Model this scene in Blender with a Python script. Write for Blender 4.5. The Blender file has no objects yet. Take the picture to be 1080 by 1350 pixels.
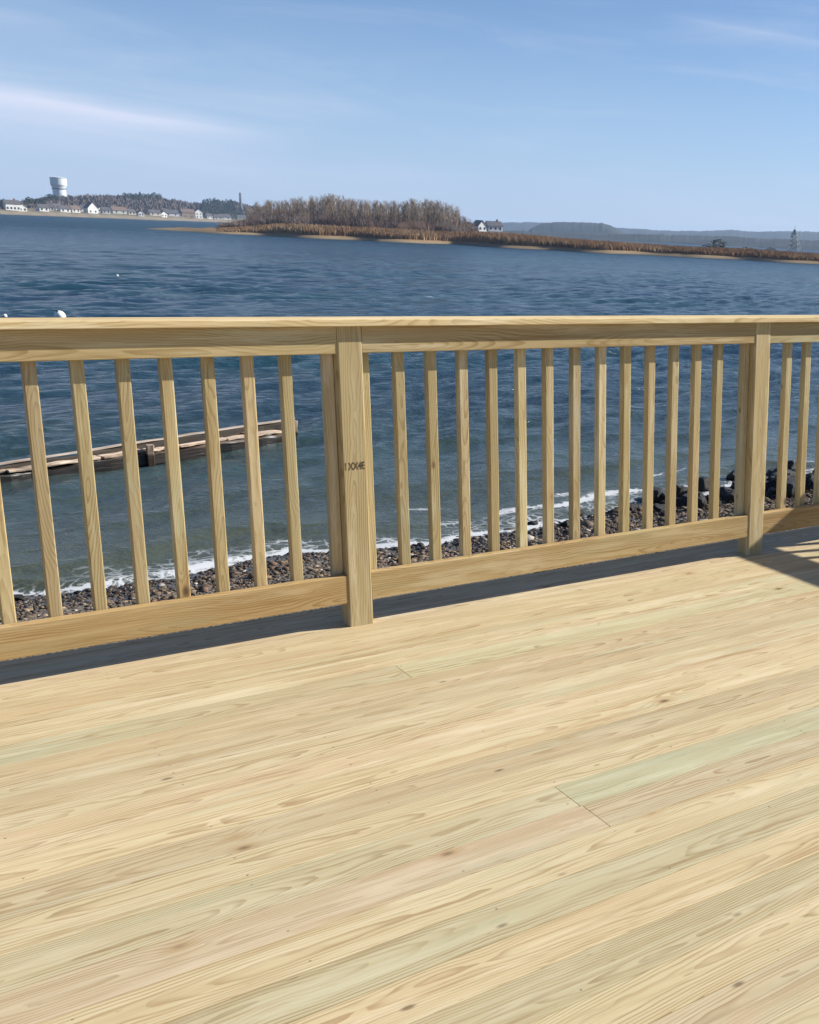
import bpy, bmesh, math, random
import numpy as np
from mathutils import Vector, Matrix

rng = np.random.default_rng(7)
random.seed(7)
S = bpy.context.scene
COL = S.collection

# ------------------------------------------------------------------ camera
# world: X runs along the front railing, Y out to sea, Z up, deck surface z = 0
F, CX, CY = 1496.9, 1063.56, 675.03           # photograph is 1080 x 1350, cropped off the axis
YAW, PITCH, ROLL = 0.7334, -0.2291, 0.0485
EYE = np.array([0.0, -4.2558, 1.4948])
fw = np.array([math.sin(YAW)*math.cos(PITCH), math.cos(YAW)*math.cos(PITCH), math.sin(PITCH)])
r0 = np.array([math.cos(YAW), -math.sin(YAW), 0.0])
u0 = np.cross(r0, fw)
rt = math.cos(ROLL)*r0 + math.sin(ROLL)*u0
up = -math.sin(ROLL)*r0 + math.cos(ROLL)*u0
cam_d = bpy.data.cameras.new('camera')
cam = bpy.data.objects.new('camera', cam_d); COL.objects.link(cam)
cam_d.sensor_fit = 'HORIZONTAL'; cam_d.sensor_width = 36.0
cam_d.lens = 36.0*F/1080
cam_d.shift_x = -(CX-540)/1080
cam_d.shift_y = (CY-675)/1080
cam_d.clip_start = 0.05; cam_d.clip_end = 30000
M = Matrix(((rt[0], up[0], -fw[0], EYE[0]), (rt[1], up[1], -fw[1], EYE[1]), (rt[2], up[2], -fw[2], EYE[2]), (0, 0, 0, 1)))
cam.matrix_world = M
S.camera = cam

# ------------------------------------------------------------------ light
SUN_TO = Vector((1.70, -0.48, 1.0)).normalized()
sun_d = bpy.data.lights.new('sun', 'SUN'); sun_d.energy = 5.0; sun_d.angle = math.radians(0.55)
sun_d.color = (1.0, 0.96, 0.88)
sun = bpy.data.objects.new('sun', sun_d); COL.objects.link(sun)
sun.rotation_euler = SUN_TO.to_track_quat('Z', 'Y').to_euler()
sun.location = (8, -6, 12)
W = bpy.data.worlds.new('World'); S.world = W; W.use_nodes = True
S.view_settings.view_transform = 'Standard'; S.view_settings.look = 'None'
S.view_settings.gamma = 1.0; S.view_settings.use_curve_mapping = False
S.view_settings.exposure = 0.80

# ------------------------------------------------------------------ node expression helper
class X:
    def __init__(s, t, k): s.t, s.k = t, k
    def _op(s, op, *a, clamp=False):
        n = s.t.nodes.new('ShaderNodeMath'); n.operation = op; n.use_clamp = clamp
        for i, v in enumerate((s,)+a):
            if isinstance(v, X): s.t.links.new(v.k, n.inputs[i])
            else: n.inputs[i].default_value = v
        return X(s.t, n.outputs[0])
    def __add__(s, o): return s._op('ADD', o)
    def __radd__(s, o): return s._op('ADD', o)
    def __sub__(s, o): return s._op('SUBTRACT', o)
    def __rsub__(s, o): return (s*-1.0)+o
    def __mul__(s, o): return s._op('MULTIPLY', o)
    def __rmul__(s, o): return s._op('MULTIPLY', o)
    def __truediv__(s, o): return s._op('DIVIDE', o)
    def fract(s): return s._op('FRACT')
    def sqrt(s): return s._op('SQRT')
    def exp(s): return s._op('EXPONENT')
    def pw(s, p): return s._op('POWER', p)
    def sin(s): return s._op('SINE')
    def clamp(s): return s._op('ADD', 0.0, clamp=True)
    def mx(s, o): return s._op('MAXIMUM', o)
    def mn(s, o): return s._op('MINIMUM', o)
    def abs(s): return s._op('ABSOLUTE')
    def gt(s, o): return s._op('GREATER_THAN', o)
    def sm(s, a, b, lo=0.0, hi=1.0):
        n = s.t.nodes.new('ShaderNodeMapRange'); n.interpolation_type = 'SMOOTHSTEP'
        s.t.links.new(s.k, n.inputs[0])
        for i, v in enumerate((a, b, lo, hi)): n.inputs[i+1].default_value = v
        return X(s.t, n.outputs[0])
def node(t, kind, **kw):
    n = t.nodes.new(kind)
    for k, v in kw.items(): setattr(n, k, v)
    return n
def put(t, sock, v):
    if isinstance(v, X): t.links.new(v.k, sock)
    elif hasattr(v, 'is_output'): t.links.new(v, sock)
    else: sock.default_value = v
def sep(t, s):
    n = node(t, 'ShaderNodeSeparateXYZ'); put(t, n.inputs[0], s); return [X(t, o) for o in n.outputs]
def vec(t, a, b, c):
    n = node(t, 'ShaderNodeCombineXYZ')
    for i, v in enumerate((a, b, c)): put(t, n.inputs[i], v)
    return n.outputs[0]
def noise(t, v, scale=1.0, detail=2.0, rough=0.5, w=None, dist=0.0):
    n = node(t, 'ShaderNodeTexNoise', noise_dimensions='4D' if w is not None else '3D')
    put(t, n.inputs['Vector'], v); n.inputs['Scale'].default_value = scale
    n.inputs['Detail'].default_value = detail; n.inputs['Roughness'].default_value = rough
    n.inputs['Distortion'].default_value = dist
    if w is not None: put(t, n.inputs['W'], w)
    return X(t, n.outputs[0])
def voro(t, v, scale=1.0, feature='F1', rnd=1.0):
    n = node(t, 'ShaderNodeTexVoronoi', feature=feature); put(t, n.inputs['Vector'], v)
    n.inputs['Scale'].default_value = scale; n.inputs['Randomness'].default_value = rnd
    return n
def c4(c): return (c[0], c[1], c[2], 1.0)
def mix(t, f, a, b, mode='MIX'):
    n = node(t, 'ShaderNodeMix', data_type='RGBA', blend_type=mode)
    put(t, n.inputs[0], f)
    put(t, n.inputs[6], c4(a) if isinstance(a, tuple) else a)
    put(t, n.inputs[7], c4(b) if isinstance(b, tuple) else b)
    return n.outputs[2]
def new_mat(name):
    m = bpy.data.materials.new(name); m.use_nodes = True
    t = m.node_tree; b = t.nodes['Principled BSDF']
    return m, t, b
def bump(t, b, h, dist, strength=1.0):
    n = node(t, 'ShaderNodeBump'); n.inputs['Strength'].default_value = strength
    n.inputs['Distance'].default_value = dist; put(t, n.inputs['Height'], h)
    t.links.new(n.outputs[0], b.inputs['Normal'])

# ------------------------------------------------------------------ sky
def build_sky():
    t = W.node_tree; t.nodes.clear()
    out = node(t, 'ShaderNodeOutputWorld'); bg = node(t, 'ShaderNodeBackground')
    sky = node(t, 'ShaderNodeTexSky'); sky.sky_type = 'NISHITA'; sky.sun_disc = False
    sky.sun_elevation = math.asin(SUN_TO.z)
    sky.sun_rotation = math.atan2(SUN_TO.x, SUN_TO.y)
    sky.altitude = 0; sky.air_density = 1.0; sky.dust_density = 0.08; sky.ozone_density = 2.5
    tc = node(t, 'ShaderNodeTexCoord'); d = tc.outputs['Generated']
    dx, dy, dz = sep(t, d)
    # one cirrus streak lying along a great circle, low over the bay
    def streak(p, q, w_up, w_dn, t0, t1, t2, t3, amp, sc):
        p = Vector(p).normalized(); q = Vector(q).normalized()
        n = p.cross(q).normalized(); e = (q-p*(p.dot(q))).normalized()
        if n.z < 0: n = -n
        s = dx*n.x + dy*n.y + dz*n.z
        a = dx*e.x + dy*e.y + dz*e.z
        wob = noise(t, vec(t, dx, dy, dz*3.0), 9, 3, .5)
        s = s + (wob-.5)*0.012
        ed = (s.mx(0.0)*(-1/w_up)).exp() * (s.mn(0.0)*(1/w_dn)).exp()
        m = ed * a.sm(t0, t1) * (1.0 - a.sm(t2, t3))
        tex = noise(t, vec(t, a*5.0, s*90.0, dz*2.0), 1.6, 5, .55)
        return m * tex.sm(.15, .75, .6, 1.1) * amp
    k = streak((0.127, 0.989, 0.076), (0.283, 0.957, 0.064), .0048, .022, -.3, -.1, .07, .21, .80, 1)
    k = k + streak((0.131, 0.983, 0.127), (0.218, 0.969, 0.113), .006, .02, -.5, -.2, -.02, .10, .16, 1)
    k = k + streak((0.566, 0.806, 0.174), (0.635, 0.754, 0.165), .0025, .006, -.03, .03, .10, .16, .14, 1)
    veil = noise(t, vec(t, dx*2.2, dy*2.2, dz*14.0), 2.0, 6, .6, dist=.4)
    k = k + veil.sm(.45, .8) * dz.sm(.0, .25, .22, .10)
    colr = mix(t, k.clamp(), sky.outputs[0], (12.0, 10.0, 8.3))
    colr = mix(t, dz.sm(0.0, .20, .62, .0), colr, (5.0, 6.1, 7.8))
    tint = mix(t, 1.0, colr, (.90, 1.02, 1.26), 'MULTIPLY')
    t.links.new(tint, bg.inputs[0]); bg.inputs[1].default_value = 0.056
    t.links.new(bg.outputs[0], out.inputs[0])
build_sky()

# ------------------------------------------------------------------ materials
def wood_material(name, light=(.522, .440, .276), late=(.30, .205, .105), sharp=1.0, green=.36, knots=1.0, grainlong=1.0, kth=.72):
    m, t, b = new_mat(name)
    oi = node(t, 'ShaderNodeObjectInfo'); rnd = X(t, oi.outputs['Random'])
    tc = node(t, 'ShaderNodeTexCoord')
    x, y, z = sep(t, tc.outputs['Object'])
    x = x + rnd*41.0
    W4 = rnd*83.0
    sx = x*grainlong
    n1 = noise(t, vec(t, sx*.55, 0.0, 0.0), 1.0, 1, .5, W4)
    n2 = noise(t, vec(t, sx*.85, 3.3, 0.0), 1.0, 1, .5, W4+9.0)
    n3 = noise(t, vec(t, sx*2.2, y*9.0, z*9.0), 1.0, 3, .55, W4)
    dy = y + (n1-.5)*.26
    dz = z + .012 + (n2-.35)*.13 + (n3-.5)*.05
    # knots
    kc = vec(t, x*3.2, y*5.5, z*5.5+rnd*31.0)
    v = voro(t, kc, 1.0); kd = X(t, v.outputs['Distance'])
    kr = node(t, 'ShaderNodeSeparateColor'); t.links.new(v.outputs['Color'], kr.inputs[0])
    kmask = X(t, kr.outputs[0]).gt(kth)*knots
    warp = (kd*kd*-26.0).exp()*kmask
    rr = (dy*dy + dz*dz).sqrt() + warp*.020
    ring = (rr*(1/.0078)).fract()
    late_m = ring.sm(.42, .93)*(1.0-ring.sm(.955, 1.0))
    cm = noise(t, vec(t, sx*1.1, y*14.0, z*14.0), 1.0, 2, .5, W4+3.0).sm(.34, .60, .25, 1.0)
    fib = noise(t, vec(t, x*7.0, y*330.0, z*330.0), 1.0, 2, .6, W4)
    fib2 = noise(t, vec(t, x*2.6, y*75.0, z*75.0), 1.0, 3, .6, W4+5.0)
    col = mix(t, (late_m*cm*.78*sharp).clamp(), light, late)
    smod = noise(t, vec(t, x*.8, y*9.0, z*9.0), 1.0, 2, .5, W4+41.0).sm(.36, .64, .22, 1.25)
    streakm = fib2.sm(.52, .68)*.42*sharp*smod
    col = mix(t, streakm, col, (late[0]*1.12, late[1]*1.12, late[2]*1.1))
    fib3 = noise(t, vec(t, x*1.7+4.0, y*34.0, z*34.0), 1.0, 4, .65, W4+7.0)
    col = mix(t, fib3.sm(.53, .68)*.60*sharp*smod, col, (late[0]*1.05, late[1]*1.0, late[2]*.95))
    col = mix(t, fib3.sm(.47, .33)*.45, col, (.63, .56, .40))
    blot = noise(t, vec(t, x*2.4, y*19.0, z*19.0), 1.0, 4, .6, W4+53.0)
    col = mix(t, blot.sm(.54, .70)*.42, col, (.40, .30, .165))
    col = mix(t, blot.sm(.47, .32)*.60, col, (.62, .545, .385))
    pale = fib2.sm(.47, .30)*.38
    col = mix(t, pale, col, (.64, .57, .41))
    g = noise(t, vec(t, x*1.1, y*9.0, z*9.0), 1.0, 4, .6, W4+17.0).sm(.54, .72)*green
    col = mix(t, g, col, (.41, .445, .31))
    p = noise(t, vec(t, x*1.3, y*11.0, z*11.0), 1.0, 3, .55, W4+29.0).sm(.50, .72)*.26
    col = mix(t, p, col, (.54, .37, .22))
    core = kd.sm(.095, .02)*kmask
    halo = kd.sm(.20, .05)*kmask*.45
    col = mix(t, halo, col, (.36, .22, .09))
    col = mix(t, core*.85, col, (.085, .05, .03))
    fl = noise(t, vec(t, x*16.0, y*120.0, z*120.0), 1.0, 1, .5, W4+2.0).sm(.73, .80)*.5
    col = mix(t, fl, col, (.22, .15, .07))
    hue = rnd*7.13
    v3 = voro(t, vec(t, x*7.0, y*15.0, z*15.0+rnd*17.0), 1.0); c3 = node(t, 'ShaderNodeSeparateColor'); t.links.new(v3.outputs['Color'], c3.inputs[0])
    pin = X(t, v3.outputs['Distance']).sm(.16, .04)*X(t, c3.outputs[0]).gt(.93)*knots
    col = mix(t, pin*.75, col, (.12, .075, .04))
    tone = hue.fract().sm(0, 1, .91, 1.06)
    hsv = node(t, 'ShaderNodeHueSaturation'); put(t, hsv.inputs['Color'], col)
    put(t, hsv.inputs['Value'], tone); hsv.inputs['Saturation'].default_value = 1.0
    col = mix(t, 1.0, hsv.outputs[0], oi.outputs['Color'], 'MULTIPLY')
    put(t, b.inputs['Base Color'], col)
    b.inputs['Roughness'].default_value = .72
    b.inputs['Specular IOR Level'].default_value = .25
    h = fib*.35 + late_m*.5 + fib2*.3 - core*.6
    bump(t, b, h, .0006, .7)
    return m
M_deck = wood_material('deck_lumber')
M_rail = wood_material('rail_lumber', light=(.465, .368, .202), late=(.27, .18, .075), green=.45, knots=1.0, grainlong=1.6, kth=.58)

def flat_mat(name, col, rough=.8, var=.15, scale=6.0, spec=.3, bmp=0.0, metallic=0.0):
    m, t, b = new_mat(name)
    tc = node(t, 'ShaderNodeTexCoord'); oi = node(t, 'ShaderNodeObjectInfo')
    n = noise(t, tc.outputs['Object'], scale, 4, .6, X(t, oi.outputs['Random'])*20.0)
    d = tuple(c*(1-var) for c in col); l = tuple(min(1, c*(1+var)) for c in col)
    c = mix(t, n.sm(.3, .7), d, l)
    c = mix(t, 1.0, c, oi.outputs['Color'], 'MULTIPLY')
    put(t, b.inputs['Base Color'], c); b.inputs['Roughness'].default_value = rough
    b.inputs['Specular IOR Level'].default_value = spec; b.inputs['Metallic'].default_value = metallic
    if bmp: bump(t, b, n, bmp)
    return m
M_screw = flat_mat('weathered_screw_steel', (.33, .25, .16), .6, .2, 40, .2)
M_ink = flat_mat('stamp_ink', (.11, .08, .045), .8, .5, 60, .1)
M_paint_white = flat_mat('white_house_paint', (.60, .59, .56), .6, .05, .4)
M_roof = flat_mat('dark_shingles', (.09, .085, .09), .85, .2, 1.5)
M_roof_brown = flat_mat('brown_shingles', (.16, .11, .085), .85, .2, 1.5)
M_pane = flat_mat('window_glass_dark', (.03, .035, .045), .15, .1, 1, .6)
M_brick = flat_mat('brick_chimney', (.20, .10, .07), .85, .2, 4)
M_steel = flat_mat('galvanised_steel', (.16, .18, .20), .5, .1, 2, .4)
M_tank = flat_mat('tank_paint', (.62, .66, .66), .5, .05, .2)
M_bark = flat_mat('grey_brown_bark', (.17, .14, .11), .9, .25, 2)
M_twig = flat_mat('bare_twigs', (.165, .13, .10), .9, .25, 1.2)
M_brush = flat_mat('purple_brown_brush', (.115, .088, .080), .9, .3, .8)
M_wood = flat_mat('leafless_hill_wood', (.125, .10, .09), .95, .15, .02, .1)
M_ever = flat_mat('evergreen_needles', (.028, .042, .030), .9, .3, .6)
M_buoy = flat_mat('white_buoy_plastic', (.80, .80, .78), .35, .03, 3, .5)
M_dark = flat_mat('dark_iron', (.03, .03, .03), .6, .2, 3)

def ground_mat(name, stops, nscale, edge):
    # colour by height above the water: sand, dry grass, brush soil
    m, t, b = new_mat(name)
    g = node(t, 'ShaderNodeNewGeometry'); x, y, z = sep(t, g.outputs['Position'])
    n = noise(t, g.outputs['Position'], nscale, 5, .6)
    n2 = noise(t, g.outputs['Position'], nscale*.2, 3, .6)
    h = z + (n-.5)*edge + (n2-.5)*edge
    col = stops[0][1]
    for z0, c in stops[1:]:
        col = mix(t, h.sm(z0-.25, z0+.25), col, c)
    col = mix(t, n.sm(.35, .7, 0, .35), col, (.10, .08, .05))
    put(t, b.inputs['Base Color'], col); b.inputs['Roughness'].default_value = .95
    b.inputs['Specular IOR Level'].default_value = .1
    return m
M_spit = ground_mat('spit_sand_and_grass', [(-9, (.10, .085, .065)), (-2.12, (.24, .18, .11)), (-1.6, (.24, .15, .08))], .15, .5)
M_farland = ground_mat('shore_sand_and_turf', [(-9, (.12, .10, .08)), (-1.9, (.27, .225, .16)), (-.2, (.20, .165, .11)), (2.5, (.09, .065, .055))], .05, 1.2)
M_hills = flat_mat('distant_wooded_slope', (.040, .048, .050), .95, .35, .02, .1)

def reed_mat():
    m, t, b = new_mat('dry_reeds')
    g = node(t, 'ShaderNodeNewGeometry')
    n = noise(t, g.outputs['Position'], .06, 3, .6); n2 = noise(t, g.outputs['Position'], .5, 3, .6)
    col = mix(t, n.sm(.4, .62), (.26, .155, .082), (.30, .205, .12))
    col = mix(t, n2.sm(.5, .75, 0, .5), col, (.15, .075, .04))
    put(t, b.inputs['Base Color'], col); b.inputs['Roughness'].default_value = .9
    b.inputs['Specular IOR Level'].default_value = .1
    return m
M_reed = reed_mat()

def attr_mat(name, attr, rough, spec=.3, bmp=None):
    m, t, b = new_mat(name)
    a = node(t, 'ShaderNodeAttribute', attribute_name=attr)
    g = node(t, 'ShaderNodeNewGeometry')
    n = noise(t, g.outputs['Position'], 60, 3, .6)
    col = mix(t, n.sm(.3, .7, 0, .3), a.outputs['Color'], (.03, .03, .03))
    put(t, b.inputs['Base Color'], col)
    w = X(t, a.outputs['Alpha'])
    put(t, b.inputs['Roughness'], w.sm(0, 1, rough, .22)); b.inputs['Specular IOR Level'].default_value = spec
    return m
M_pebble = attr_mat('beach_pebbles', 'tone', .9, .12)

def beach_mat():
    m, t, b = new_mat('gravel_and_coarse_sand')
    g = node(t, 'ShaderNodeNewGeometry'); x, y, z = sep(t, g.outputs['Position'])
    v = voro(t, g.outputs['Position'], 26); cr = node(t, 'ShaderNodeSeparateColor'); t.links.new(v.outputs['Color'], cr.inputs[0])
    n = noise(t, g.outputs['Position'], 3, 4, .6)
    col = mix(t, X(t, cr.outputs[0]), (.09, .072, .055), (.20, .16, .115))
    col = mix(t, n.sm(.4, .7, 0, .5), col, (.12, .10, .08))
    wet = (z + (n-.5)*.1).sm(-2.02, -2.12)
    col = mix(t, wet*.6, col, (.035, .032, .03))
    put(t, b.inputs['Base Color'], col); put(t, b.inputs['Roughness'], wet.sm(0, 1, .9, .3))
    bump(t, b, X(t, v.outputs['Distance']), .02)
    return m
M_beach = beach_mat()

def rock_mat():
    m, t, b = new_mat('weed_covered_rock')
    tc = node(t, 'ShaderNodeTexCoord'); oi = node(t, 'ShaderNodeObjectInfo')
    n = noise(t, tc.outputs['Object'], 7, 5, .65, X(t, oi.outputs['Random'])*9.0)
    n2 = noise(t, tc.outputs['Object'], 22, 4, .6, X(t, oi.outputs['Random'])*9.0)
    col = mix(t, n.sm(.4, .6), (.008, .007, .006), (.026, .021, .017))
    col = mix(t, n2.sm(.60, .74, 0, .5), col, (.09, .08, .07))
    put(t, b.inputs['Base Color'], col); put(t, b.inputs['Roughness'], n.sm(.3, .7, .35, .8))
    bump(t, b, n2, .03)
    return m
M_rock = rock_mat()

def old_timber_mat():
    m, t, b = new_mat('bleached_waterlogged_timber')
    tc = node(t, 'ShaderNodeTexCoord'); oi = node(t, 'ShaderNodeObjectInfo'); rnd = X(t, oi.outputs['Random'])*20.0
    x, y, z = sep(t, tc.outputs['Object'])
    g = node(t, 'ShaderNodeNewGeometry'); px, py, pz = sep(t, g.outputs['Position'])
    n = noise(t, vec(t, x*1.5, y*25.0, z*25.0), 1, 4, .6, rnd)
    n2 = noise(t, tc.outputs['Object'], 2.2, 4, .6, rnd)
    dry = (pz + (n2-.5)*.12).sm(-2.14, -2.07)
    dryc = mix(t, n.sm(.35, .65), (.24, .18, .13), (.52, .44, .36))
    wetc = mix(t, n2.sm(.4, .6), (.016, .013, .010), (.05, .035, .022))
    col = mix(t, dry, wetc, dryc)
    col = mix(t, 1.0, col, oi.outputs['Color'], 'MULTIPLY')
    put(t, b.inputs['Base Color'], col); put(t, b.inputs['Roughness'], dry.sm(0, 1, .4, .9))
    bump(t, b, n, .01)
    return m
M_old = old_timber_mat()

def water_mat():
    m, t, b = new_mat('sea_water')
    g = node(t, 'ShaderNodeNewGeometry'); x, y, z = sep(t, g.outputs['Position'])
    a = node(t, 'ShaderNodeAttribute', attribute_name='mask'); ac = node(t, 'ShaderNodeSeparateColor'); t.links.new(a.outputs['Color'], ac.inputs[0])
    foam, shal, far = [X(t, o) for o in ac.outputs]
    p = g.outputs['Position']
    big = noise(t, vec(t, x*.03, y*.10, 0.0), 1, 4, .6)
    col = mix(t, big.sm(.35, .65), (.004, .021, .042), (.007, .036, .048))
    col = mix(t, shal, col, (.068, .075, .048))
    # foam lace
    q = vec(t, x + noise(t, p, 3, 2)*.35, y + noise(t, vec(t, x+7.0, y, z), 3, 2)*.35, 0.0)
    v = voro(t, q, 5.5, 'DISTANCE_TO_EDGE'); cell = X(t, v.outputs['Distance'])
    v2 = voro(t, q, 14.0, 'DISTANCE_TO_EDGE'); cell2 = X(t, v2.outputs['Distance'])
    lace = (cell.sm(.16, .0) + cell2.sm(.12, .0)*.7).clamp()
    nf = noise(t, p, 7, 4, .65)
    fm = ((foam - .04 - (1.0-lace)*.50)*2.3 + (nf-.5)*1.3*foam.sm(0, .3)).clamp()
    b2 = node(t, 'ShaderNodeBsdfDiffuse'); b2.inputs[0].default_value = (.50, .51, .52, 1)
    put(t, b.inputs['Base Color'], col)
    b.inputs['IOR'].default_value = 1.333
    b.inputs['Specular IOR Level'].default_value = .20
    d = (x*x + y*y).sqrt()
    w1 = noise(t, vec(t, x*.8 + y*.3, y*1.6 - x*.4, 0.0), 2.1, 5, .62)
    w2 = noise(t, vec(t, x*.10 + y*.02, y*.22 - x*.05, 0.0), 2.2, 5, .68)
    w3 = noise(t, p, 9.0, 3, .6)
    calm = y.sm(14.0, 20.0, .35, 1.0)
    put(t, b.inputs['Roughness'], d.sm(40, 400, .10, .32))
    h = w1*.20*calm + w3*.010
    bn = node(t, 'ShaderNodeBump'); bn.inputs['Distance'].default_value = 1.0; put(t, bn.inputs['Height'], h)
    nv = node(t, 'ShaderNodeTexNoise'); nv.inputs['Scale'].default_value = 1.0; nv.inputs['Detail'].default_value = 5; nv.inputs['Roughness'].default_value = .65
    put(t, nv.inputs['Vector'], vec(t, x*.9+y*.15, y*2.0-x*.45, 0.0))
    na, nb_, nc = sep(t, nv.outputs['Color'])
    am = d.sm(12, 90, .25, 1.5)
    ad = node(t, 'ShaderNodeVectorMath', operation='ADD'); t.links.new(bn.outputs[0], ad.inputs[0])
    put(t, ad.inputs[1], vec(t, (na-.5)*am, (nb_-.56)*am, 0.0))
    nm = node(t, 'ShaderNodeVectorMath', operation='NORMALIZE'); t.links.new(ad.outputs[0], nm.inputs[0])
    t.links.new(nm.outputs[0], b.inputs['Normal'])
    ms = node(t, 'ShaderNodeMixShader'); t.links.new(fm.k, ms.inputs[0])
    t.links.new(b.outputs[0], ms.inputs[1]); t.links.new(b2.outputs[0], ms.inputs[2])
    out = [n for n in t.nodes if n.type == 'OUTPUT_MATERIAL'][0]
    t.links.new(ms.outputs[0], out.inputs[0])
    return m
M_water = water_mat()

# ------------------------------------------------------------------ object helpers
def link(o): COL.objects.link(o); return o
def mesh_np(name, V, Fc, mat, smooth=False):
    me = bpy.data.meshes.new(name); V = np.asarray(V, np.float32); Fc = np.asarray(Fc, np.int32)
    n = Fc.shape[1]
    me.vertices.add(len(V)); me.vertices.foreach_set('co', V.ravel())
    me.loops.add(Fc.size); me.loops.foreach_set('vertex_index', Fc.ravel())
    me.polygons.add(len(Fc)); me.polygons.foreach_set('loop_start', np.arange(0, Fc.size, n, dtype=np.int32))
    me.polygons.foreach_set('loop_total', np.full(len(Fc), n, np.int32))
    if smooth: me.polygons.foreach_set('use_smooth', np.ones(len(Fc), bool))
    me.update(calc_edges=True); me.validate()
    if mat: me.materials.append(mat)
    return me
def obj(name, me, parent=None, loc=(0, 0, 0), rot=(0, 0, 0), color=None):
    o = bpy.data.objects.new(name, me); link(o)
    o.location = loc; o.rotation_euler = rot
    if parent is not None: o.parent = parent
    if color: o.color = (color[0], color[1], color[2], 1)
    return o
def tag(o, label=None, cat=None, group=None, kind=None):
    if label: o['label'] = label
    if cat: o['category'] = cat
    if group: o['group'] = group
    if kind: o['kind'] = kind
    return o
def empty(name, loc=(0, 0, 0), rz=0.0):
    o = bpy.data.objects.new(name, None); link(o); o.location = loc; o.rotation_euler = (0, 0, rz)
    o.empty_display_size = .1; return o
def bm_mesh(name, bm, mat, smooth=False):
    me = bpy.data.meshes.new(name); bm.normal_update(); bm.to_mesh(me); bm.free()
    me.materials.append(mat)
    if smooth:
        for p in me.polygons: p.use_smooth = True
    return me
_lum = {}
def lumber_mesh(L, w, t, mat, r=.003, k=2):
    key = (round(L, 4), round(w, 4), round(t, 4), mat.name, r, k)
    if key in _lum: return _lum[key]
    prof = []
    for cx, cy, a0 in ((w/2-r, t/2-r, 0), (-w/2+r, t/2-r, 90), (-w/2+r, -t/2+r, 180), (w/2-r, -t/2+r, 270)):
        for i in range(k):
            a = math.radians(a0 + 90*i/(k-1)); prof.append((cx+r*math.cos(a), cy+r*math.sin(a)))
    bm = bmesh.new()
    A = [bm.verts.new((0, p[0], p[1])) for p in prof]; B = [bm.verts.new((L, p[0], p[1])) for p in prof]
    n = len(prof)
    for i in range(n): bm.faces.new((A[i], A[(i+1) % n], B[(i+1) % n], B[i]))
    bm.faces.new(A[::-1]); bm.faces.new(B)
    bmesh.ops.recalc_face_normals(bm, faces=bm.faces)
    me = bm_mesh('lumber', bm, mat); _lum[key] = me; return me
def box_bm(bm, x0, x1, y0, y1, z0, z1):
    v = [bm.verts.new((x, y, z)) for x in (x0, x1) for y in (y0, y1) for z in (z0, z1)]
    for f in ((0, 1, 3, 2), (4, 6, 7, 5), (0, 4, 5, 1), (2, 3, 7, 6), (0, 2, 6, 4), (1, 5, 7, 3)):
        bm.faces.new([v[i] for i in f])

# picture column / row -> point of the world
def ray(px, py): return fw + (px-CX)/F*rt - (py-CY)/F*up
def hor(px):
    a = (px-CX)/F; return CY - F*(-(a*rt[2]+fw[2])/up[2])
def onz(px, py, z): v = ray(px, py); return EYE + v*((z-EYE[2])/v[2])
def pt(px, py, D): return EYE + ray(px, py)*D
SEA = -2.2

# ------------------------------------------------------------------ deck
DZ = -.020                                             # deck surface; posts stand on it, boards run on .32 m past them
deck = tag(empty('wooden_deck'), kind='structure')
PITCH_B = .1427; BW = .1407; THK = .026; Y0 = -.480+6*.1427
def plank(x0, x1, y, col, dz=0.0, w=BW):
    me = lumber_mesh(x1-x0, w, THK, M_deck, .0022, 3)
    return obj('plank', me, deck, (x0, y, DZ-THK/2+dz), (0, 0, 0), col)
rnd = random.Random(3)
tints = {0: (1.0, .95, .86), 1: (.98, .95, .9), 2: (1.0, .94, .87), 3: (1.0, .95, .86), 4: (1.02, .96, .86), 5: (1.0, .98, .92), 6: (.98, .99, .92), 7: (1.04, .98, .9), 8: (1.03, .99, .92), 9: (1.0, .97, .9), 11: (1.02, .97, .88),
         12: (1.0, .95, .88), 13: (1.0, .97, .88), 14: (.97, .97, .90), 16: (.99, .95, .86), 17: (.97, .98, .90), 18: (1.0, .94, .84), 19: (.97, .96, .87)}
joint_rows = {6: 1.472, 14: 1.466, 15: 1.472}
k = 0
while True:
    yc = Y0 - PITCH_B*k - PITCH_B/2
    if yc < -5.6: break
    c = tints.get(k, (.97+.06*rnd.random(), .94+.05*rnd.random(), .84+.09*rnd.random()))
    dz = rnd.uniform(-.0006, .0)
    if k == 0: plank(-3.1, 5.9, .2335+.0265, c, 0, .052)
    elif k in joint_rows:
        j = joint_rows[k]
        plank(-3.1, j-.0012, yc, c, dz)
        plank(j+.0012, 5.5, yc, (.92, 1.0, .95) if k == 14 else (c[0]*.98, c[1]*1.01, c[2]), dz-.0004)
    elif k % 4 == 1:
        j = 4.72; plank(-3.1, j-.0012, yc, c, dz); plank(j+.0012, 5.9, yc, (c[0], c[1]*.98, c[2]), dz)
    elif k % 4 == 3:
        j = -1.0; plank(-3.1, j-.0012, yc, c, dz); plank(j+.0012, 5.9, yc, c, dz)
    else: plank(-3.1, 5.9, yc, c, dz)
    k += 1
NB = k
# framing under the boards
for y in (.262, -1.8, -3.6):
    obj('rim_joist', lumber_mesh(8.9, .038, .235, M_rail, .003, 3), deck, (-3.05, y, DZ-THK-.120), (0, 0, 0), (.8, .7, .5))
for x in (-2.6, -.2, 2.2, 4.6):
    obj('joist', lumber_mesh(5.6, .038, .19, M_rail, .003, 3), deck, (x, -5.42, DZ-THK-.098), (0, 0, math.pi/2), (.8, .7, .5))
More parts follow.
